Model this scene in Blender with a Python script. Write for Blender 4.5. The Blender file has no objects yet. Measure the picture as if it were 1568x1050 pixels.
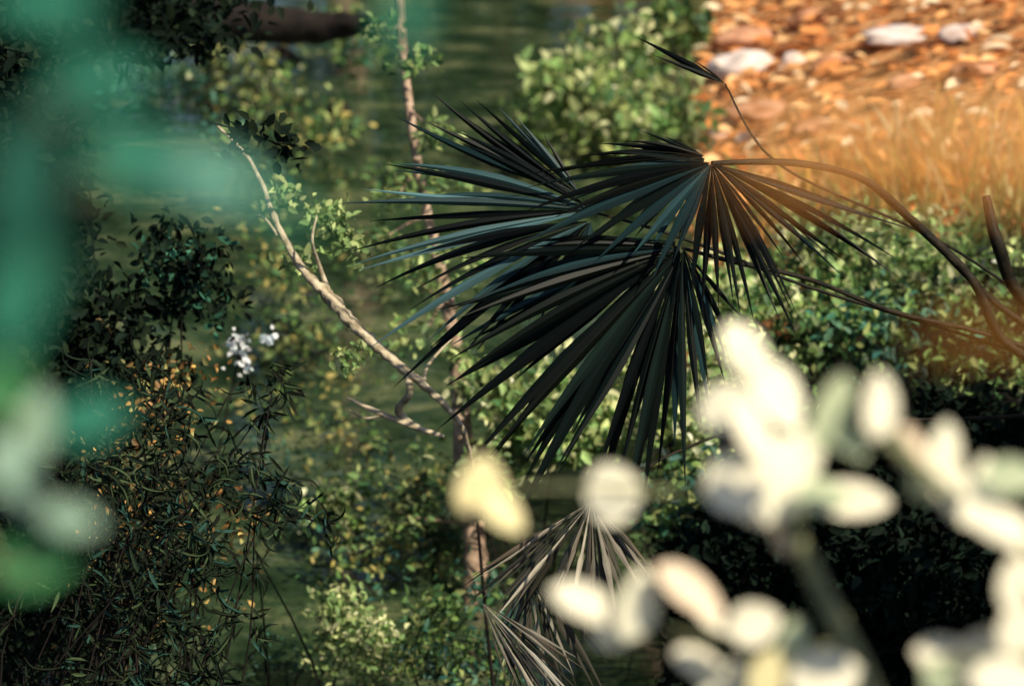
import bpy, math, random
import numpy as np
from mathutils import Vector, noise
random.seed(7); rng=np.random.default_rng(7)
sc=bpy.context.scene
# ---------------------------------------------------------------- camera / image pixel frame
CAM=np.array([0,0,4.1]); P=math.radians(20)
FW=np.array([0,math.cos(P),-math.sin(P)]); UP=np.array([0,math.sin(P),math.cos(P)]); RT=np.array([1.,0,0])
K=36/85/1568
def S(u,v,d): return CAM+d*(FW+(u-784)*K*RT-(v-525)*K*UP)  # world point from image pixel coordinates and depth along the view axis
def dw(v): return 4.1/(math.sin(P)+(v-525)*K*math.cos(P))
def px(n,d): return n*K*d
cd=bpy.data.cameras.new("camera"); cam=bpy.data.objects.new("camera",cd); sc.collection.objects.link(cam)
cam.location=CAM; cam.rotation_euler=(math.pi/2-P,0,0); cd.lens=85; cd.sensor_width=36
cd.clip_end=600; cd.clip_start=0.05; cd.dof.use_dof=True; cd.dof.focus_distance=6.15; cd.dof.aperture_fstop=2.7
sc.camera=cam
# ---------------------------------------------------------------- light
SD=Vector((0.5,-0.5,0.74)).normalized()
w=bpy.data.worlds.new("World"); sc.world=w; w.use_nodes=True
nt=w.node_tree; sky=nt.nodes.new("ShaderNodeTexSky"); sky.sky_type='NISHITA'; sky.sun_disc=False
sky.sun_elevation=math.asin(SD.z); sky.sun_rotation=math.atan2(SD.x,SD.y)
bg=nt.nodes["Background"]; bg.inputs[1].default_value=0.095; nt.links.new(sky.outputs[0],bg.inputs[0])
sl=bpy.data.lights.new("sun",'SUN'); sl.energy=5; sl.angle=math.radians(.5); sl.color=(1,.91,.72)
so=bpy.data.objects.new("sun",sl); sc.collection.objects.link(so); so.rotation_euler=SD.to_track_quat('Z','Y').to_euler()
sc.view_settings.view_transform='Standard'; sc.view_settings.look='None'
# ---------------------------------------------------------------- materials
def mat_base(name):
    m=bpy.data.materials.new(name); m.use_nodes=True; return m,m.node_tree,m.node_tree.nodes["Principled BSDF"]
def leafmat(name,rough=.5,trans=.3,spec=.4,nscale=30):
    m,t,b=mat_base(name); N=t.nodes; L=t.links
    a=N.new("ShaderNodeAttribute"); a.attribute_name="Col"
    n=N.new("ShaderNodeTexNoise"); n.inputs["Scale"].default_value=nscale
    r=N.new("ShaderNodeMapRange"); r.inputs[3].default_value=.65; r.inputs[4].default_value=1.35; L.new(n.outputs[0],r.inputs[0])
    mx=N.new("ShaderNodeMix"); mx.data_type='RGBA'; mx.blend_type='MULTIPLY'; mx.inputs[0].default_value=1
    L.new(a.outputs[0],mx.inputs[6]); L.new(r.outputs[0],mx.inputs[7]); L.new(mx.outputs[2],b.inputs["Base Color"])
    b.inputs["Roughness"].default_value=rough; b.inputs["Specular IOR Level"].default_value=spec
    if trans>0:
        tr=N.new("ShaderNodeBsdfTranslucent"); L.new(mx.outputs[2],tr.inputs[0])
        ms=N.new("ShaderNodeMixShader"); ms.inputs[0].default_value=trans
        L.new(b.outputs[0],ms.inputs[1]); L.new(tr.outputs[0],ms.inputs[2]); L.new(ms.outputs[0],N["Material Output"].inputs[0])
    return m
def barkmat(name,c1,c2,scale=12,rough=.85):
    m,t,b=mat_base(name); N=t.nodes; L=t.links
    tc=N.new("ShaderNodeTexCoord"); n=N.new("ShaderNodeTexNoise"); n.inputs["Scale"].default_value=scale; n.inputs["Detail"].default_value=8
    L.new(tc.outputs["Object"],n.inputs[0])
    cr=N.new("ShaderNodeValToRGB"); cr.color_ramp.elements[0].color=(*c1,1); cr.color_ramp.elements[1].color=(*c2,1)
    cr.color_ramp.elements[0].position=.35; cr.color_ramp.elements[1].position=.65
    L.new(n.outputs[0],cr.inputs[0]); L.new(cr.outputs[0],b.inputs["Base Color"]); b.inputs["Roughness"].default_value=rough; b.inputs["Specular IOR Level"].default_value=.2
    bu=N.new("ShaderNodeBump"); bu.inputs["Strength"].default_value=.6; bu.inputs["Distance"].default_value=.02
    L.new(n.outputs[0],bu.inputs["Height"]); L.new(bu.outputs[0],b.inputs["Normal"]); return m
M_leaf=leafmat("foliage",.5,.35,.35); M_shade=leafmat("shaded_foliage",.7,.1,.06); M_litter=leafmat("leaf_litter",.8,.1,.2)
M_palm=leafmat("palm_blade",.4,.0,.07,18); M_dead=leafmat("dead_frond",.7,.1,.3,25)
M_near=leafmat("pale_leaf",.6,.15,.3,60); M_teal=leafmat("glaucous_leaf",.6,.25,.2,25)
M_bark=barkmat("bark",(.035,.025,.018),(.11,.08,.055)); M_pink=barkmat("pink_bark",(.2,.13,.09),(.6,.42,.3),22)
M_dry=barkmat("dry_wood",(.3,.24,.15),(.7,.58,.4),30); M_stone=barkmat("stone",(.75,.55,.45),(.98,.86,.8),6)
M_stem=barkmat("green_stem",(.16,.17,.09),(.3,.3,.16),40); M_darkbark=barkmat("dark_bark",(.008,.007,.006),(.03,.022,.017),10)
M_pet=barkmat("petiole",(.006,.006,.004),(.03,.022,.012),20,.6)
# ---------------------------------------------------------------- mesh builder
class MB:
    def __init__(s): s.v=[];s.f=[];s.c=[];s.m=[];s.n=0;s.mats=[]
    def mi(s,m):
        if m not in s.mats: s.mats.append(m)
        return s.mats.index(m)
    def add(s,V,F,C,mat):
        s.v.append(np.asarray(V,float)); s.f.append(np.asarray(F,int)+s.n); s.c.append(np.asarray(C,float)*np.ones((len(V),1)))
        s.m.append(np.full(len(F),s.mi(mat))); s.n+=len(V)
    def build(s,name,smooth=True):
        V=np.concatenate(s.v);F=np.concatenate(s.f);C=np.concatenate(s.c);Mi=np.concatenate(s.m)
        me=bpy.data.meshes.new(name); me.vertices.add(len(V)); me.vertices.foreach_set("co",V.ravel())
        me.loops.add(F.size); me.loops.foreach_set("vertex_index",F.ravel())
        me.polygons.add(len(F)); me.polygons.foreach_set("loop_start",np.arange(0,F.size,4)); me.polygons.foreach_set("loop_total",np.full(len(F),4))
        me.polygons.foreach_set("material_index",Mi); me.polygons.foreach_set("use_smooth",np.full(len(F),smooth))
        a=me.attributes.new("Col",'FLOAT_COLOR','POINT'); a.data.foreach_set("color",np.hstack([np.clip(C,0,1),np.ones((len(C),1))]).ravel())
        for m in s.mats: me.materials.append(m)
        me.update(calc_edges=True); me.validate()
        o=bpy.data.objects.new(name,me); sc.collection.objects.link(o); return o
def nrm(a): return a/np.maximum(np.linalg.norm(a,axis=-1,keepdims=True),1e-9)
def leaves(mb,c,d,n,L,W,col,mat):
    d=nrm(d); s=nrm(np.cross(d,n)); n=np.cross(s,d); L=np.asarray(L)[:,None]*np.ones((len(c),1)); W=np.asarray(W)[:,None]*np.ones((len(c),1))
    b=c; t=c+d*L-n*L*.12
    r1=c+d*L*.3+s*W*.5+n*W*.18; r2=c+d*L*.68+s*W*.38+n*W*.1; l1=c+d*L*.3-s*W*.5+n*W*.18; l2=c+d*L*.68-s*W*.38+n*W*.1
    V=np.stack([b,r1,r2,t,l2,l1],1).reshape(-1,3); i=np.arange(len(c))[:,None]*6
    F=np.concatenate([i+np.array([0,1,2,3]),i+np.array([0,3,4,5])]); mb.add(V,F,np.repeat(col,6,0),mat)
def tube(mb,pts,rad,mat,col=(.1,.1,.1),seg=8,sub=5,rough=0):
    pts=np.array(pts,float); n=len(pts); T=np.linspace(0,n-1,(n-1)*sub+1); out=[]
    for t in T:
        i=min(int(t),n-2); f=t-i; p0=pts[max(i-1,0)];p1=pts[i];p2=pts[i+1];p3=pts[min(i+2,n-1)]
        out.append(.5*((2*p1)+(-p0+p2)*f+(2*p0-5*p1+4*p2-p3)*f*f+(-p0+3*p1-3*p2+p3)*f**3))
    out=np.array(out); R=np.interp(T,np.arange(n),rad); tg=nrm(np.gradient(out,axis=0))
    ref=np.array([.3,.2,1.]) if abs(tg[0][2])<.8 else np.array([1.,.1,.1])
    a=nrm(np.cross(tg,ref)); b=np.cross(tg,a); an=np.linspace(0,2*math.pi,seg,endpoint=False)
    RR=R[:,None,None]*(1+rough*rng.normal(size=(len(T),seg,1)))
    V=(out[:,None]+RR*(np.cos(an)[None,:,None]*a[:,None]+np.sin(an)[None,:,None]*b[:,None])).reshape(-1,3)
    F=[[i*seg+j,i*seg+(j+1)%seg,(i+1)*seg+(j+1)%seg,(i+1)*seg+j] for i in range(len(T)-1) for j in range(seg)]
    mb.add(V,F,np.array([col]),mat); return out
def pick(cols,n):
    cols=np.array(cols); return cols[rng.integers(0,len(cols),n)]
SUNW=np.array(SD)
def clump(mb,c,rad,n,L,cols,mat=M_leaf,nsub=14,subr=.3,wr=.5,droop=0.,contrast=.6):
    """leafy clump: sub-clusters spread through an ellipsoid, leaves turned towards the light"""
    c=np.array(c); rad=np.array(rad)
    sub=nrm(rng.normal(size=(nsub,3)))*rng.uniform(.15,1,(nsub,1))**.5*rad; br=rng.uniform(1-contrast,1+contrast,nsub)
    k=rng.integers(0,nsub,n); pos=c+sub[k]+rng.normal(size=(n,3))*rad*subr
    d=rng.normal(size=(n,3))+np.array([0,0,-droop]); nn=rng.normal(size=(n,3))*.6+SUNW*.95
    l=L*rng.uniform(.6,1.3,n); col=pick(cols,n)*br[k][:,None]*rng.uniform(.7,1.3,(n,1))
    leaves(mb,pos,d,nn,l,l*wr,col,mat); return c+sub
# ---------------------------------------------------------------- terrain
def H(x,y):
    n=noise.noise((x*.6,y*.6,0))*.5+noise.noise((x*2.3,y*2.3,4))*.15
    shr=.55+.09*(y-8)+n*.5; shl=-2.45-.04*(y-8)+n*.5
    h=-.6
    h=max(h,min(.42*(x-shr),2.2)) if x>-1 else h
    h=max(h,min(.5*(shl-x),2.5))
    h=max(h,(5.6-y)*.42 if y>-1 else 2.8+(-y)*.02)
    h=max(h,min(.25*(y-21.5),2.2)); h=max(h,-.6)
    return h+(n*.12 if h>-.5 else 0)+noise.noise((x*7,y*7,9))*.02
xs=np.concatenate([np.linspace(-150,-14,18),np.linspace(-12,12,170),np.linspace(14,150,18)])
ys=np.concatenate([np.linspace(-60,-3,12),np.linspace(-2,30,220),np.linspace(33,220,22)])
V=[(x,y,H(x,y)) for y in ys for x in xs]; nx=len(xs)
F=[[j*nx+i,j*nx+i+1,(j+1)*nx+i+1,(j+1)*nx+i] for j in range(len(ys)-1) for i in range(nx-1)]
m,t,b=mat_base("soil"); N=t.nodes; Lk=t.links
g=N.new("ShaderNodeNewGeometry"); sp=N.new("ShaderNodeSeparateXYZ"); Lk.new(g.outputs["Position"],sp.inputs[0])
def mth(op,a,b2,N=N,Lk=Lk):
    q=N.new("ShaderNodeMath"); q.operation=op
    for i,x in enumerate((a,b2)):
        if isinstance(x,(int,float)): q.inputs[i].default_value=x
        else: Lk.new(x,q.inputs[i])
    return q.outputs[0]
def rampr(x,a,b2,N=N,Lk=Lk):
    q=N.new("ShaderNodeMapRange"); q.interpolation_type='SMOOTHSTEP'; q.inputs[1].default_value=a; q.inputs[2].default_value=b2; Lk.new(x,q.inputs[0]); return q.outputs[0]
nz=N.new("ShaderNodeTexNoise"); nz.inputs["Scale"].default_value=1.2; nz.inputs["Detail"].default_value=6; Lk.new(g.outputs["Position"],nz.inputs[0])
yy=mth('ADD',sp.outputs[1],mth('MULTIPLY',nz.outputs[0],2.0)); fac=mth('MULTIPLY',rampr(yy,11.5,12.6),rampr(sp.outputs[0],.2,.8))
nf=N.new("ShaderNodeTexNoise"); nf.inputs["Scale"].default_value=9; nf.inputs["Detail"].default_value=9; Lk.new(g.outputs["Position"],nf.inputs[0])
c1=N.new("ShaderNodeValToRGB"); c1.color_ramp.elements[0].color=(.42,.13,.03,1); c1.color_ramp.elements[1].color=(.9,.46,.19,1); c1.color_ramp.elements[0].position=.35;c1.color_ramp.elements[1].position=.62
c2=N.new("ShaderNodeValToRGB"); c2.color_ramp.elements[0].color=(.002,.002,.002,1); c2.color_ramp.elements[1].color=(.012,.01,.006,1)  # near-black ramp: shade of the hollow and left bank put into soil colour
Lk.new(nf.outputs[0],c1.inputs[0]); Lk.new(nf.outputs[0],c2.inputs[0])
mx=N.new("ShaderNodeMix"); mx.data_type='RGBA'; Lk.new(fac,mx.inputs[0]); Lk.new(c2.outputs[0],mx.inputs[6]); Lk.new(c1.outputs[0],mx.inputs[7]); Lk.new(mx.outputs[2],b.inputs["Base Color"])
b.inputs["Roughness"].default_value=.95; b.inputs["Specular IOR Level"].default_value=.1
bu=N.new("ShaderNodeBump"); bu.inputs["Distance"].default_value=.06; Lk.new(nf.outputs[0],bu.inputs["Height"]); Lk.new(bu.outputs[0],b.inputs["Normal"])
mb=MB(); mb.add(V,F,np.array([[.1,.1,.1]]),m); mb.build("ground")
def hit(u,v):
    d=7.
    while d<40:
        p=S(u,v,d)
        if p[2]<=max(H(p[0],p[1]),0): return p,d
        d+=.05
    return p,d
# ---------------------------------------------------------------- water
m,t,b=mat_base("pond_water"); N=t.nodes; Lk=t.links
g=N.new("ShaderNodeNewGeometry"); mp=N.new("ShaderNodeMapping"); mp.inputs["Scale"].default_value=(.8,1.6,1); Lk.new(g.outputs["Position"],mp.inputs[0])
n1=N.new("ShaderNodeTexNoise"); n1.inputs["Scale"].default_value=2.2; n1.inputs["Detail"].default_value=4; Lk.new(mp.outputs[0],n1.inputs[0])
bu=N.new("ShaderNodeBump"); bu.inputs["Strength"].default_value=.2; bu.inputs["Distance"].default_value=.045; Lk.new(n1.outputs[0],bu.inputs["Height"]); Lk.new(bu.outputs[0],b.inputs["Normal"])
n2=N.new("ShaderNodeTexNoise"); n2.inputs["Scale"].default_value=1.7; n2.inputs["Detail"].default_value=10; n2.inputs["Roughness"].default_value=.8; Lk.new(mp.outputs[0],n2.inputs[0])
cr=N.new("ShaderNodeValToRGB"); e=cr.color_ramp.elements; e[0].position=.4; e[0].color=(.006,.018,.008,1); e[1].position=.64; e[1].color=(.2,.21,.1,1)  # murk colour with the pond's green reflection streaks put in
q=cr.color_ramp.elements.new(.52); q.color=(.035,.062,.028,1)
Lk.new(n2.outputs[0],cr.inputs[0]); Lk.new(cr.outputs[0],b.inputs["Base Color"]); b.inputs["Roughness"].default_value=.05; b.inputs["IOR"].default_value=1.85
mb=MB(); mb.add([(-14,4,0),(14,4,0),(14,26,0),(-14,26,0)],[[0,1,2,3]],np.array([[.1,.1,.1]]),m); mb.build("pond_water")
# ---------------------------------------------------------------- far trees (seen mirrored in the pond)
G_mid=[(.1,.19,.05),(.16,.25,.07),(.06,.14,.05),(.28,.32,.11)]
G_bright=[(.3,.43,.15),(.48,.55,.22),(.2,.32,.11),(.68,.68,.36)]
G_dark=[(.004,.009,.006),(.008,.016,.01),(.012,.02,.01)]  # near-black greens with shade put into the leaf colour
G_teal=[(.04,.13,.08),(.03,.1,.08),(.08,.17,.1)]
def tree(x,y,h,spread,cols,n,trunk=M_bark,L=.16,lo=.08,nc=16):
    mb=MB(); z0=H(x,y)-.1
    top=tube(mb,[(x,y,z0),(x+.2,y,z0+h*.35),(x-.1,y+.1,z0+h*.7),(x+.1,y,z0+h)],[.16,.12,.08,.03],trunk,rough=.05)
    for i in range(nc):
        f=random.uniform(lo,1); p=top[int(f*(len(top)-1))]; a=random.uniform(0,6.28); r=spread*random.uniform(.3,1)*(1.15-.5*f)
        q=p+np.array([math.cos(a)*r,math.sin(a)*r*.7,random.uniform(.0,.9)])
        tube(mb,[p,(p+q)/2+np.array([0,0,.15]),q],[.05,.03,.01],trunk,seg=5,sub=3)
        clump(mb,q,(spread*.38,spread*.3,spread*.3),n//nc,L,cols,nsub=9,subr=.3,contrast=.8)
    mb.build("broadleaf_tree")
for (x,y,h,s,c) in [(-5.2,23,9,1.8,G_dark+G_teal),(-3.2,24.5,11,1.7,G_mid),(-1.7,23.2,8,1.3,G_mid+G_teal),(-.2,25,12,1.7,G_mid+G_bright),(1.6,23.4,9,1.4,G_bright),(3.6,25,10,1.9,G_mid),(5.6,23.5,9,1.7,G_mid)]:
    tree(x,y,h,s,c,3000,M_pink if x in(-1.7,1.6) else M_bark)
for i in range(10):
    tree(-13+i*2.9+random.uniform(-.6,.6),29+random.uniform(-1,2.5),random.uniform(13,16),3.,G_teal+G_mid+G_bright,5200,L=.42,lo=.02,nc=26)
# ---------------------------------------------------------------- solid pink trunk added in place of a trunk reflection on the pond
mb=MB(); dB=dw(925)
tp=tube(mb,[S(722,975,dB+.05),S(728,850,dB),S(710,700,dB-.05),S(702,560,dB),S(672,400,dB),S(648,300,dB),S(625,150,dB),S(612,0,dB),S(600,-250,dB),S(590,-550,dB),S(580,-800,dB)],[.044,.044,.04,.033,.022,.018,.017,.016,.015,.012,.008],M_pink,rough=.1,sub=9,seg=10)
for k in range(7):
    p=tp[-1-k*3]; q=p+rng.normal(size=3)*[.5,.5,.2]+[0,0,.35]; tube(mb,[p,(p+q)/2,q],[.012,.008,.004],M_pink,seg=5)
    clump(mb,q,(.25,.25,.15),130,.06,G_mid,nsub=5)
for u,v,du,dv,ww in [(700,470,-60,-40,.11),(650,310,40,-30,.1),(708,800,-70,-8,.09),(715,640,60,-60,.11),(690,450,-40,60,.11),(655,330,-60,30,.09),(628,170,30,30,.08),(640,260,-30,40,.08),(680,430,10,-20,.12),(622,120,10,-40,.1),(700,540,10,10,.07),(615,40,-30,10,.09)]:
    p=S(u+du,v+dv,dB-.2); tube(mb,[S(u,v,dB),S(u+du*.5,v+dv*.4,dB-.1),p],[.008,.005,.003],M_pink,seg=5)
    clump(mb,p,(ww,ww,ww*.7),60,.042,G_mid+G_bright[:3],nsub=6,contrast=.6)
mb.build("reflected_trunk")
# ---------------------------------------------------------------- pale dead branch
mb=MB(); d=7.0
tube(mb,[S(330,190,d+.2),S(385,250,d+.1),S(425,345,d),S(465,415,d),S(505,455,d),S(545,500,d),S(600,550,d),S(650,590,d),S(705,650,d+.1),S(725,720,d+.3)],[.004,.006,.009,.013,.017,.018,.015,.012,.008,.006],M_dry,rough=.2,sub=8)
tube(mb,[S(505,450,d),S(490,410,d),S(478,370,d-.1),S(485,330,d-.1)],[.009,.007,.005,.003],M_dry,seg=6)
tube(mb,[S(425,360,d),S(400,330,d),S(380,345,d+.1)],[.006,.004,.002],M_dry,seg=6)
tube(mb,[S(620,568,d),S(628,600,d),S(610,628,d+.1),S(640,655,d+.1),S(680,668,d+.1)],[.009,.011,.012,.01,.005],M_dry,seg=6,rough=.15)
tube(mb,[S(640,655,d+.1),S(580,632,d+.1),S(530,608,d+.1)],[.010,.009,.003],M_dry,seg=6,rough=.1)
tube(mb,[S(590,635,d+.1),S(560,640,d+.1),S(535,628,d+.1)],[.005,.004,.002],M_dry,seg=6)
tube(mb,[S(650,590,d),S(655,560,d),S(690,520,d+.1)],[.006,.005,.003],M_dry,seg=6)
tube(mb,[S(725,720,d+.3),S(740,900,d+.5),S(760,1100,d+.8)],[.005,.006,.008],M_darkbark,seg=6)
for (u,v,ru,rv,n) in [(500,345,50,42,170),(470,390,40,30,60),(560,550,40,30,70),(430,300,30,30,50),(540,385,30,20,40)]:
    clump(mb,S(u,v,d+.3),(px(ru,d),px(ru,d),px(rv,d)),n,px(18,d),G_bright[:3],nsub=8,subr=.25,contrast=.5)
mb.build("dead_branch")
# ---------------------------------------------------------------- marsh shrubs and bushes, some standing in for pond reflections
def bush(name,specs,mat=M_leaf,subr=.22,wr=.5):
    mb=MB()
    for (u,v,ru,rv,f,n,Lc,cols,con) in specs:
        d=f if f>2 else dw(v)*f; c=S(u,v,d); r=(px(ru,d),px((ru+rv)*.5,d),px(rv,d))
        subs=clump(mb,c,r,n,px(Lc,d),cols,mat=mat,nsub=max(6,n//40),subr=subr,contrast=con,wr=wr)
        gx=c+np.array([0,.2,0]); zb=max(H(gx[0],gx[1]),-.2)-.05; root=np.array([gx[0],gx[1],zb]); low=c[2]-zb<.9
        for q in subs[:5 if low else 2]:
            tube(mb,[root,(root*.5+q*.5)+rng.normal(size=3)*[.12,.08,.05],q],[.007,.005,.002],M_darkbark,seg=5,sub=4)
    return mb.build(name)
bush("leafy_shrub",[(1260,420,130,90,9.3,1300,21,G_mid+G_bright,.9),(1420,430,150,90,9.4,1150,21,G_mid+G_bright,.9),(1180,520,90,90,9,800,21,G_mid+G_bright,.9),(1340,520,150,80,9,800,20,G_mid+G_teal,.8),(1520,540,90,80,8.8,500,20,G_mid+G_dark,.8),(1110,440,60,60,9.3,400,20,G_mid+G_bright,.8),(1370,370,170,50,9.6,350,20,G_bright,.6)])
bush("leafy_shrub",[(1060,600,80,110,8.8,850,22,G_bright,.8),(960,620,80,90,9,600,22,G_bright,.8),(840,640,90,80,9,600,22,G_bright+G_mid,.8),(800,700,100,50,9,500,22,G_mid+G_bright,.8),(1050,760,90,60,8.6,700,20,G_teal+G_mid,.7),(1030,480,90,60,9,400,22,G_bright,.8),(760,610,50,60,9,200,20,G_bright,.7)])
bush("leafy_shrub",[(950,130,130,120,.88,850,25,G_bright+G_mid,.8),(870,170,70,70,.9,260,26,G_bright,.7),(1030,60,50,60,.85,300,26,G_mid,.7),(1020,190,70,50,.85,300,24,G_bright+G_mid,.7),(800,210,60,50,.93,90,20,G_mid,.7)])  # solid leaf clumps in place of wavy foliage reflected in the pond
YG2=G_mid+[(.4,.33,.1),(.3,.3,.1)]
bush("marsh_shrub",[(550,980,75,70,.93,1000,14,G_bright,.6),(650,960,70,60,.94,350,17,G_mid,.7),(650,800,60,60,.95,420,18,G_bright+YG2,.7),(520,790,70,60,.95,340,18,G_mid+G_bright,.7),(700,1020,90,50,.92,600,15,G_teal+G_mid,.7),(770,930,50,60,.93,300,15,G_teal+G_mid,.6)])
bush("marsh_shrub",[(600,730,120,50,.96,260,15,YG2,.8),(430,700,60,60,.96,90,14,G_teal,.8),(600,850,100,30,.96,200,15,YG2+G_teal,.8),(480,620,100,50,.97,120,14,YG2,.8),(420,420,80,70,.96,180,15,YG2,.8),(620,420,60,60,.96,120,15,G_mid,.7),(420,1000,50,30,.97,60,12,G_teal,.7),(500,520,90,50,.97,130,15,YG2,.8),(600,260,80,40,.97,90,15,G_mid,.8),(540,660,60,30,.98,70,14,YG2,.8)],subr=.4)  # sparse clumps added for mottled foliage reflections on the water
bush("marsh_shrub",[(350,120,90,50,.93,550,16,YG2+G_bright,.7),(240,130,70,60,.92,350,16,G_teal,.6),(380,250,70,60,.92,220,18,G_mid+G_teal,.7),(450,190,90,50,.95,260,16,YG2,.6),(430,500,90,70,.95,200,18,G_mid+G_dark,.7),(540,60,70,40,.94,200,18,G_teal+G_mid,.5)],subr=.35)
bush("shaded_shrub",[(30,300,90,300,7.2,4200,26,G_dark,.6),(0,750,90,300,7,3800,26,G_dark,.6),(120,30,230,60,8.5,2200,26,G_dark,.6),(300,430,100,90,7.6,600,20,G_dark+G_teal[:1],.8),(170,520,120,140,7.4,1600,22,G_dark,.7),(140,900,110,160,8.0,2300,24,G_dark,.7)],mat=M_shade)  # black leaf mass: the left bank's shade is in its colour
bush("shaded_shrub",[(1450,860,200,160,7.6,3000,26,G_dark[:2],.6),(1200,900,150,120,8,2200,26,G_dark[:2],.6),(1500,690,120,90,7.8,1400,26,G_dark,.6),(1300,720,120,70,7.9,1400,26,G_dark,.6),(1080,900,100,90,8.3,1100,24,G_dark,.6),(1250,1030,200,80,7.6,1700,24,G_dark,.6)],mat=M_shade)  # black leaf mass: shade of the lower-right hollow is in its colour
# bluish-white leaf clumps added in place of sky glints on the water
mb=MB(); 
for (u,v,ru,rv,n) in [(366,545,16,34,60),(410,515,10,14,22),(188,1005,14,26,30)]:
    clump(mb,S(u,v,8.6),(px(ru,8),px(ru,8),px(rv,8)),n,px(12,8),[(.6,.75,.85),(.75,.85,.9),(.9,.9,.9)],nsub=6,subr=.3,wr=.8)
q=S(366,545,8.6); tube(mb,[[q[0]-.3,q[1]+.2,-.1],q*.5+np.array([q[0]-.3,q[1]+.2,-.1])*.5,q],[.008,.005,.003],M_darkbark,seg=5); mb.build("sky_glint_clumps")
# narrow-leaved shrub lower left
mb=MB(); O=[(.02,.03,.015),(.012,.02,.012),(.012,.02,.012),(.02,.035,.02),(.015,.02,.01),(.01,.012,.008),(.06,.09,.04),(.03,.08,.06)]
OR=[(.7,.4,.12),(.55,.35,.12),(.4,.2,.06),(.45,.42,.14)]
root=S(60,1350,6.6); root[2]=max(H(root[0],root[1]),0)
for i in range(60):
    q=S(random.gauss(230,90),random.uniform(570,1040),6.3+random.uniform(-.3,.5)); mid=(root+q)/2+rng.normal(size=3)*.12+[0,0,.1]
    tip=q+np.array([random.uniform(-.04,.12),0,-random.uniform(.0,.12)])
    out=tube(mb,[root,mid,q,tip],[.004,.003,.0018,.001],M_darkbark,seg=4,sub=6)
    for _ in range(6): # long curled leaves
        p=out[random.randrange(9,len(out))]; a=random.uniform(0,6.28); r=random.uniform(.04,.075); e=np.array([math.cos(a),random.uniform(-.5,.5),math.sin(a)]); g2=np.array([-math.sin(a),0,math.cos(a)])*random.choice([-1,1])
        tube(mb,[p,p+e*r*.5+g2*r*.12,p+e*r+g2*r*.5,p+e*r*1.1+g2*r],[.001,.004,.0035,.0004],M_shade,col=random.choice(O),seg=3,sub=3)
    n=30; k=rng.integers(8,len(out),n); pos=out[k]+rng.normal(size=(n,3))*.012; dd=rng.normal(size=(n,3))+[.2,0,-.6]
    leaves(mb,pos,dd,rng.normal(size=(n,3))+[0,-1,.3],rng.uniform(.04,.08,n),rng.uniform(.007,.014,n),pick(O,n),M_shade)
mb.build("willow_shrub")
bush("orange_glint_shrub",[(240,640,80,80,7.3,230,14,OR,.7),(300,790,100,70,7.3,260,14,OR,.7),(170,780,80,160,7.2,260,14,OR,.7),(390,810,40,50,7.5,60,12,OR,.6),(240,930,110,60,7.3,150,13,OR+G_teal,.7)],subr=.45)  # orange glints behind the dark leaves, put in as leaf colour
mb=MB()
for i in range(10):
    p=S(350+i*12,195+i*4+random.uniform(-15,15),6.8); n=6
    leaves(mb,p+rng.normal(size=(n,3))*.03,rng.normal(size=(n,3)),rng.normal(size=(n,3))+[0,-1,.3],rng.uniform(.04,.06,n),rng.uniform(.02,.03,n),pick(G_dark,n),M_shade)
tube(mb,[S(330,190,7.2),S(370,200,6.9),S(420,218,6.8),S(480,228,6.8)],[.004,.003,.002,.001],M_darkbark,seg=5)
mb.build("leafy_twig")
# ---------------------------------------------------------------- orange bank dressing
mb=MB(); n=6500
X=rng.uniform(.5,7,n); Y=rng.uniform(11.4,24,n); Z=np.array([H(a,b2)+.015 for a,b2 in zip(X,Y)]); k=Z>.02
c=np.stack([X,Y,Z],1)[k]; n=len(c); l=rng.uniform(.05,.2,n)
leaves(mb,c,rng.normal(size=(n,3))*[1,.5,.15],rng.normal(size=(n,3))*.22+[.15,-.25,1],l,l*rng.uniform(.3,.6,n),pick([(.95,.47,.17),(.82,.34,.11),(.98,.62,.3),(.5,.17,.05),(.22,.08,.03),(.98,.78,.52),(.85,.33,.1)],n),M_litter)
mb.build("leaf_litter")
def rock(u,v,wpx,hpx,flat=.5,mat=M_stone,name="pale_rock"):
    p,d=hit(u,v); mb=MB(); nu,nv=20,12; sd=random.uniform(0,99); V=[]
    for j in range(nv+1):
        th=math.pi*j/nv
        for i in range(nu):
            a=2*math.pi*i/nu; q=Vector((math.sin(th)*math.cos(a),math.sin(th)*math.sin(a),math.cos(th)))
            r=1+.35*noise.noise(q*1.4+Vector((sd,0,0)))+.12*noise.noise(q*4+Vector((sd,0,0)))
            V.append((p[0]+q.x*r*px(wpx,d)/2,p[1]+q.y*r*px(wpx,d)*.3,p[2]+q.z*r*px(hpx,d)*flat))
    F=[[i+j*nu,(j+1)*nu+i,(j+1)*nu+(i+1)%nu,j*nu+(i+1)%nu] for j in range(nv) for i in range(nu)]
    mb.add(V,F,np.array([[.6,.5,.4]]),mat); mb.build(name)
M_brownstone=barkmat("brown_stone",(.45,.18,.08),(.8,.42,.25),8)
for r in [(1150,108,130,56),(1400,55,170,24),(1480,55,90,34),(1140,182,60,24),(1105,208,40,20),(1145,212,40,16),(1215,100,40,40)]: rock(*r)
for r in [(1150,62,110,40),(1280,100,80,30),(1180,170,140,25),(1260,195,90,22),(1400,130,80,30),(1500,110,90,30),(1250,30,90,30)]: rock(*r,mat=M_brownstone,name="brown_rock")
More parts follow.
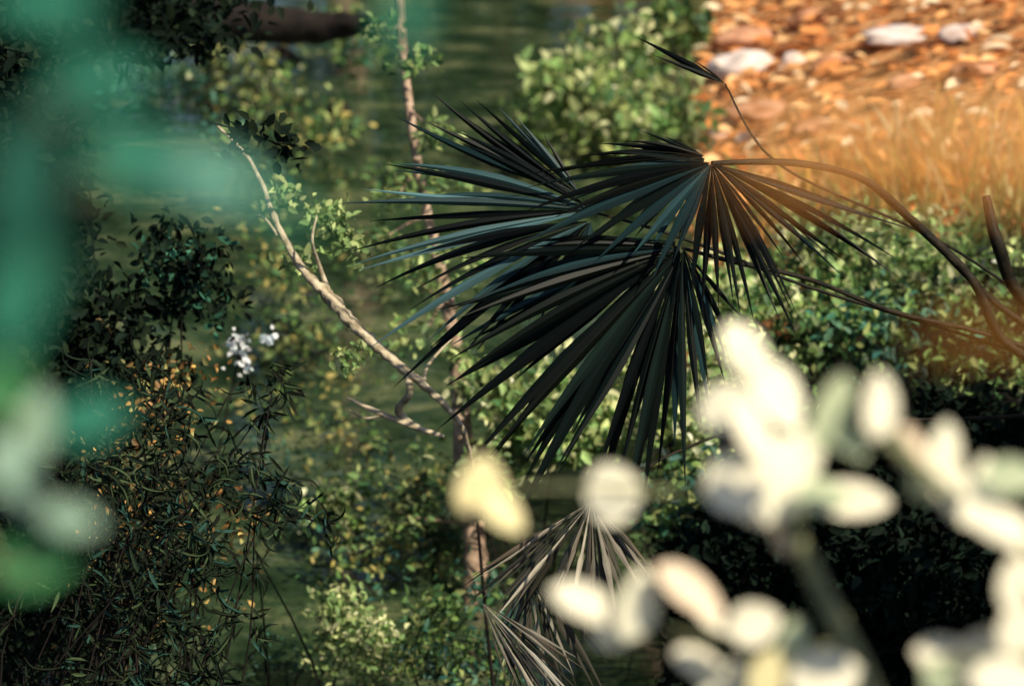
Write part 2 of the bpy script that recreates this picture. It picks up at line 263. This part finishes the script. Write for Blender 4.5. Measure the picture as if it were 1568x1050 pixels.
def grass(name,pts,n,h,cols,spread,lean=.5,w=.012,mat=M_leaf):
    mb=MB()
    for (u,v) in pts:
        p,d=hit(u,v); q=p+rng.normal(size=(n,3))*[spread,spread*.6,0]; q[:,2]=[max(H(a,b2),-.1) for a,b2 in q[:,:2]]
        hh=h*rng.uniform(.5,1.2,n); dr=rng.normal(size=(n,3))*lean+[0,0,1]
        leaves(mb,q,dr,rng.normal(size=(n,3))*.5+[.3,-1,.2],hh,np.full(n,w),pick(cols,n)*rng.uniform(.8,1.2,(n,1)),mat)
    return mb.build(name)
YG=[(.95,.62,.22),(.98,.82,.48),(.9,.5,.16),(.7,.62,.22)]
grass("dry_grass",[(1300,330),(1360,320),(1420,330),(1480,330),(1540,320),(1330,290),(1450,290)],50,.4,YG,.27,w=.017)
grass("green_grass",[(1250,400),(1350,390),(1450,400),(1540,390),(1180,350)],70,.4,G_bright,.3)
grass("dark_grass",[(1400,1000),(1500,1000),(1520,900),(1300,800),(1450,760),(1420,900)],40,.4,[(.02,.035,.02),(.02,.03,.02),(.04,.05,.03)],.25,w=.008,mat=M_shade)
mb=MB(); tube(mb,[S(250,25,15.5),S(400,35,15.3),S(500,42,15.2),S(560,36,15)],[.13,.12,.1,.06],M_darkbark,rough=.1,seg=10); mb.build("fallen_log")
mb=MB()
for (u,v,wd) in [(430,95,60),(385,145,30),(450,160,30),(215,178,60),(520,182,40)]:
    q=hit(u,v)[0]; d=dw(v); tube(mb,[q+[-px(wd/2,d),0,.02],q+[0,0,.07],q+[px(wd/2,d),0,.0]],[.02,.05,.015],M_darkbark,rough=.2)
mb.build("driftwood")
# ---------------------------------------------------------------- fan palm
def fan(mb,u,v,d,spec,nb,tw=0.,depth=None,cols=((.012,.022,.02),),mat=M_palm,droop=.06,fuse=.45,wmul=1.25,fo=.3,jit=2.,cap=.075):
    hub=S(u,v,d); A=[s[0] for s in spec]; R=[px(s[1],d) for s in spec]; D=depth or [0]*len(A); idx=np.linspace(0,len(A)-1,nb)
    ang=np.interp(idx,range(len(A)),A); rr=np.interp(idx,range(len(A)),R); dd=np.interp(idx,range(len(A)),D); da=np.gradient(np.radians(ang))
    ts=np.linspace(0.02,1,14)
    for i in range(nb):
        a=math.radians(ang[i]+random.uniform(-jit,jit)); r=rr[i]*random.uniform(.82,1.1)
        dirn=nrm(math.cos(a)*RT+math.sin(a)*UP-(dd[i]+random.uniform(-.12,.12))*FW)
        n0=-FW*math.cos(tw)+UP*math.sin(tw)+rng.normal(size=3)*.22; side=nrm(np.cross(dirn,n0)); nn=np.cross(side,dirn)
        wf=abs(math.tan(da[i]/2)); wmax=min(wf*r*fuse*wmul,r*cap); V=[]
        bend=random.uniform(-.06,.06)*r; dp=droop*random.uniform(.2,2.4)
        for t in ts:
            w_=min(wf*r*t*1.1,wmax) if t<fuse else wmax*(1-((t-fuse)/(1-fuse))**1.4)
            w_=max(w_,.0005)
            c=hub+dirn*r*t+np.array([0,0,-1])*dp*r*t**2.4+side*bend*t*t
            fold=fo*w_
            V+= [c-side*w_-nn*fold, c+nn*fold*.6, c+nn*fold*.6, c+side*w_-nn*fold]
        F=[]
        for j in range(len(ts)-1):
            o=j*4; F+=[[o,o+1,o+5,o+4],[o+2,o+3,o+7,o+6]]
        cc=np.array(cols[random.randrange(len(cols))])*random.uniform(.6,1.4)
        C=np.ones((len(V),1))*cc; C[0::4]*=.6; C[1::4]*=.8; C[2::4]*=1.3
        mb.add(V,F,C,mat)
Dk=((.003,.005,.004),(.003,.006,.005),(.005,.01,.008),(.002,.003,.003),(.003,.004,.003),(.003,.005,.004),(.014,.035,.038)); Bl=((.025,.055,.058),(.055,.115,.125),(.003,.005,.005),(.012,.03,.033),(.003,.005,.005))  # shade and blue sky sheen of the blades put into their colours
mb=MB()
fan(mb,908,322,6.35,[(146,285),(158,300),(168,340),(176,365),(184,345),(192,350)],12,cols=Bl,depth=[-.1,0,.1,.2,.2,.2])
fan(mb,905,338,6.25,[(186,330),(196,340),(206,350),(216,370),(226,300),(238,160),(252,120),(275,90)],16,tw=.35,cols=Bl,depth=[.2,.2,.15,.1,.1,.1,.1,.1])
fan(mb,890,300,6.5,[(120,110),(135,180),(148,260),(160,300)],8,tw=-.3,cols=Bl,droop=-.05)
fan(mb,1045,380,6.05,[(172,260),(182,330),(190,430),(199,440),(208,440),(218,450),(228,460),(238,450),(247,430),(256,395),(265,340),(274,290),(284,250),(296,220),(308,150)],31,tw=.1,cols=Dk,depth=[.3,.3,.3,.25,.2,.2,.2,.2,.2,.1,.1,.1,0,0,0],fuse=.48)
fan(mb,1040,370,6.2,[(178,240),(190,330),(202,360),(215,380),(230,390),(245,380),(260,340),(275,260)],20,tw=-.2,cols=Dk,depth=[-.1]*8,fuse=.5)
fan(mb,1090,250,6.0,[(172,150),(183,260),(193,300),(205,280),(220,200),(238,170),(256,190),(270,190),(280,220),(290,250),(297,280),(305,240),(314,220),(322,240),(330,280),(338,330),(344,250)],30,tw=.2,cols=Dk,depth=[.2]*17,fuse=.42)
fan(mb,1080,240,6.25,[(150,90),(165,150),(178,240),(186,280),(192,260),(205,220),(225,180),(250,150)],18,tw=-.2,cols=Dk)
fan(mb,1110,128,6.6,[(138,60),(147,165),(152,200),(160,110)],3,tw=.1,cols=Dk,fuse=.3)
tb=S(1800,620,6.4); gz=H(tb[0],tb[1]); crown=tb
pets=[([S(1090,250,6.0),S(1220,250,6.1),S(1330,280,6.2),S(1430,370,6.3),S(1560,490,6.4),crown],.010),
 ([S(1045,380,6.05),S(1120,400,6.1),S(1240,428,6.2),S(1370,478,6.3),S(1540,520,6.4),crown],.007),
 ([S(908,325,6.35),S(1000,350,6.4),S(1100,385,6.45),S(1240,440,6.5),S(1500,520,6.5),crown],.005),
 ([S(1330,280,6.25),S(1410,350,6.3),S(1490,430,6.35),S(1560,540,6.4),crown],.013),
 ([S(1110,128,6.6),S(1190,250,6.6),S(1400,350,6.6),S(1520,420,6.5),crown],.004),
 ([S(1510,300,6.3),S(1530,380,6.3),S(1580,470,6.4),crown],.018)]
for p,r in pets: tube(mb,p,[r*.6]+[r]*(len(p)-2)+[r*1.6],M_pet,seg=6,sub=6)
tube(mb,[[tb[0]+.1,tb[1]+.1,gz-.1],[tb[0]+.05,tb[1],gz+(tb[2]-gz)*.5],tb+[0,0,.1]],[.14,.12,.13],M_darkbark,rough=.15,seg=14,sub=10)
for k in range(4):
    a=-0.9+k*.6; h=tb+np.array([math.cos(a)*.9,math.sin(a)*.6,.35]); tube(mb,[tb,(tb+h)/2+[0,0,.1],h],[.015,.01,.007],M_pet,seg=6)
    for j in range(26):
        th=2*math.pi*j/30; e1=np.array([math.cos(a),math.sin(a),.2]); e2=np.array([-math.sin(a),math.cos(a),0])
        dv=math.cos(th)*e1+math.sin(th)*e2; leaves(mb,h[None],dv[None],np.array([[0,0,1.]]),[.5],[.04],np.array([[.01,.018,.015]]),M_palm)
mb.build("fan_palm")
# dead frond hanging below
mb=MB(); Gd=((.2,.17,.13),(.34,.3,.23),(.12,.09,.06),(.05,.045,.03),(.46,.42,.34),(.02,.02,.015))
fan(mb,905,768,6.4,[(208,150),(215,225),(219,232),(223,236),(228,230),(234,200),(244,170),(254,150),(262,180),(276,210),(290,170),(304,150),(318,130)],42,tw=.3,cols=(Gd[0],Gd[2],Gd[3],Gd[1],Gd[5],Gd[3]),mat=M_dead,droop=.05,fuse=.5,depth=[.2,-.1,.3,0,.3,-.1,.2,0,.2,0,.2,0,.1],wmul=2.2,jit=4,cap=.035)
fan(mb,738,922,6.3,[(288,120),(294,150),(300,180),(306,200),(312,230),(318,230),(324,190),(332,150)],28,tw=-.3,cols=Gd,mat=M_dead,droop=.06,fuse=.5,depth=[.3,0,.2,-.1,.2,0,.1,.1],wmul=2.2,jit=4,cap=.04)
fan(mb,810,880,6.5,[(232,100),(250,150),(262,170),(275,180),(290,180),(305,200),(325,180)],26,cols=Gd[2:4]+((.05,.1,.09),(.3,.27,.2)),mat=M_dead,droop=.1,fuse=.4,wmul=1.8,jit=5,cap=.035)
tube(mb,[S(905,768,6.5),S(960,735,6.6),S(1040,690,6.7),S(1180,650,6.7),S(1500,640,6.6),crown],[.004,.004,.004,.004,.006,.01],M_pet,seg=6)
mb.build("dead_palm_frond")
# ---------------------------------------------------------------- out-of-focus foreground plants
def bigleaf(mb,u,v,d,ang,L,W,col,mat,tilt=None):
    a=math.radians(ang); tilt=random.uniform(-.3,.3) if tilt is None else tilt
    ax=nrm(math.cos(a)*RT+math.sin(a)*UP+tilt*FW*.5); n0=nrm(-FW+.55*RT+.5*UP+rng.normal(size=3)*.12); s=nrm(np.cross(ax,n0)); n=np.cross(s,ax)
    L=px(L,d);W=px(W,d)*1.15; c=S(u,v,d)-ax*L/2; nu,nv=10,5; V=[]
    for i in range(nu+1):
        t=i/nu; w_=W*.5*max(.03,math.sin(math.pi*t**.85)**.62)
        for j in range(nv): 
            q=(j/(nv-1)-.5)*2; V.append(c+ax*L*t+s*w_*q+n*(.18*w_*abs(q)-.12*L*(t-.5)**2))
    F=[[i*nv+j,i*nv+j+1,(i+1)*nv+j+1,(i+1)*nv+j] for i in range(nu) for j in range(nv-1)]
    mb.add(V,F,np.array([col])*random.uniform(.94,1.06),mat); return c
Cr=(.98,.9,.68); Yl=(.9,.78,.42); Gy=(.52,.58,.36); Pk=(.98,.76,.54)
mb=MB(); d=2.05
stem=[S(1205,790,d),S(1250,890,d),S(1295,980,d),S(1325,1060,d),S(1400,1300,d),S(1450,1800,d+.1),S(1500,3300,d+.2)]
for L_ in [(1145,550,-62,125,62,Cr),(1190,605,-60,120,70,Cr),(1115,625,20,90,70,Cr),(1150,660,-70,90,60,Cr),(1130,740,10,100,90,Cr),(1190,730,80,130,100,Cr),(1165,770,-20,120,80,Cr),(1225,700,60,110,60,Cr),(1305,765,-4,120,52,Cr),(1260,760,0,80,50,Gy),
 (1200,815,-80,70,42,Pk),(940,755,10,84,80,Cr),(735,745,80,95,70,Yl),(770,785,-40,80,50,Yl),(900,925,-25,120,50,Cr),(975,925,80,110,64,Cr),(955,960,20,100,44,Cr),(1058,905,-38,125,52,Pk),(1095,945,-40,70,44,Cr),(1155,955,15,80,58,Cr),(1212,985,75,85,46,Gy),
 (1075,1020,-30,100,46,Cr),(1120,1045,20,100,56,Cr),(1180,1030,60,90,56,Yl),(1265,1035,10,110,70,Cr)]:
    c=bigleaf(mb,L_[0],L_[1],d+random.uniform(-.06,.06),L_[2],L_[3]*1.05,L_[4]*1.02,L_[5],M_near)
sr=[.0065,.0085,.01,.013,.016,.02,.025]
tube(mb,stem,sr,M_stem)
for a,b_,c_ in [((1205,790),(1180,700),(1130,540)),((1210,800),(1260,765),(1340,765)),((1205,790),(1080,755),(940,755)),((1100,757),(850,745),(740,755)),((1300,985),(1180,985),(1060,910)),((1250,1030),(1080,980),(900,925)),((1325,1060),(1200,1060),(1070,1030))]:
    tube(mb,[S(*a,d),S(*b_,d),S(*c_,d)],[.0035,.002,.001],M_stem,seg=6)
mb.build("pale_leaved_shrub")
mb=MB(); d=1.9
for L_ in [(1275,630,70,120,55,Gy),(1290,670,-40,90,50,Gy),(1345,620,85,100,58,Cr),(1390,688,-50,85,48,Pk),(1442,700,80,110,55,Cr),(1460,755,-60,110,60,Cr),(1508,745,88,90,46,Cr),(1520,800,-35,110,60,Cr),(1555,820,-60,90,60,Cr),(1430,740,0,80,50,Gy),(1550,730,0,90,50,Gy),
 (1558,890,80,90,60,Cr),(1560,960,70,90,60,Cr),(1455,1010,-15,110,60,Cr),(1510,1000,30,110,60,Cr),(1540,1040,0,110,60,Cr),(1440,1040,-40,60,50,Gy)]:
    bigleaf(mb,L_[0],L_[1],d+random.uniform(-.06,.06),L_[2],L_[3]*1.05,L_[4]*1.02,L_[5],M_near)
for pl in [[(1275,620),(1390,700),(1500,790),(1640,880)],[(1345,620),(1380,680),(1420,730)],[(1440,1010),(1540,1010),(1660,990)],[(1560,890),(1600,930),(1660,990)],[(1640,880),(1680,1100),(1720,1600),(1740,3300)]]:
    tube(mb,[S(*p,d) for p in pl],[.002]+[.005]*(len(pl)-1),M_stem,seg=6)
mb.build("pale_leaved_shrub")
Te=(.03,.2,.13); Tl=(.17,.44,.34); Tg=(.32,.48,.35); Gn=(.07,.28,.1)
mb=MB(); d=.92
for L_ in [(60,10,-20,160,70,Te),(150,125,10,160,80,Te),(35,270,80,240,90,(.012,.1,.07)),(220,245,-10,190,90,Te),(330,275,-20,150,76,Tl),(250,285,0,130,50,Te),(20,450,80,190,90,Te),(90,370,70,180,70,(.01,.07,.04)),(430,320,-30,110,40,Te),(620,20,85,110,60,Te),
 (0,580,70,130,60,Gn),(100,0,0,120,60,Te)]:
    bigleaf(mb,L_[0],L_[1],d+random.uniform(-.05,.05),L_[2],L_[3],L_[4],L_[5],M_teal)
d2=1.3
for L_ in [(52,655,75,130,56,Tg),(140,640,15,120,66,Te),(15,720,-60,110,54,Tg),(55,775,-35,150,46,Tg),(110,795,-12,90,46,Tg),(50,865,10,130,70,Gn),(0,600,70,110,60,Gn)]:
    bigleaf(mb,L_[0],L_[1],d2+random.uniform(-.05,.05),L_[2],L_[3],L_[4],L_[5],M_teal)
for pl in [[(430,320),(300,280),(120,290),(-120,380)],[(150,125),(60,200),(-120,380)],[(-120,380),(-130,560),(-160,1200),(-200,4500)]]:
    tube(mb,[S(*p,d) for p in pl],[.0008]+[.0018]*(len(pl)-1),M_stem,seg=6)
for pl in [[(140,790),(40,760),(-60,700),(-120,560)],[(140,640),(50,650),(-120,560)],[(60,865),(-20,850),(-120,560)],[(-120,560),(-160,1200),(-200,4000)]]:
    tube(mb,[S(*p,d2) for p in pl],[.0012]+[.0022]*(len(pl)-1),M_stem,seg=6)
tube(mb,[S(620,50,d),S(618,-100,d),S(400,-400,d),S(-300,-300,d),S(-130,560,d)],[.0008,.001,.0015,.002,.002],M_stem,seg=6)
mb.build("glaucous_leaved_shrub")
# thin out-of-focus stalks added for an amber haze over the palm tips
M_haze=leafmat("haze_stalk",.7,.3,.2,40); mb=MB(); dn=.78
for i in range(14):
    v0=150+i*12+random.uniform(-5,5); u0=1080+random.uniform(0,90); cc=random.choice([(.95,.42,.1),(.98,.55,.18),(.98,.68,.3)])
    tube(mb,[S(u0,v0+10,dn+random.uniform(-.04,.04)),S(1250,v0-6,dn),S(1450,v0-10,dn),S(1750,v0+60,dn),S(2100,700,dn+.05),S(2300,3600,dn+.1)],[.0002,.0006,.0007,.0008,.001,.0014],M_haze,col=cc,seg=5,sub=4)
for i in range(3):
    v0=485+i*14; tube(mb,[S(1370+random.uniform(0,60),v0,dn),S(1450,v0+14,dn),S(1560,v0+8,dn),S(1750,v0+60,dn),S(2150,900,dn+.05),S(2300,3600,dn+.1)],[.0002,.0006,.0006,.0008,.001,.0014],M_haze,col=(.85,.4,.08),seg=5,sub=4)
mb.build("amber_haze_stalks")
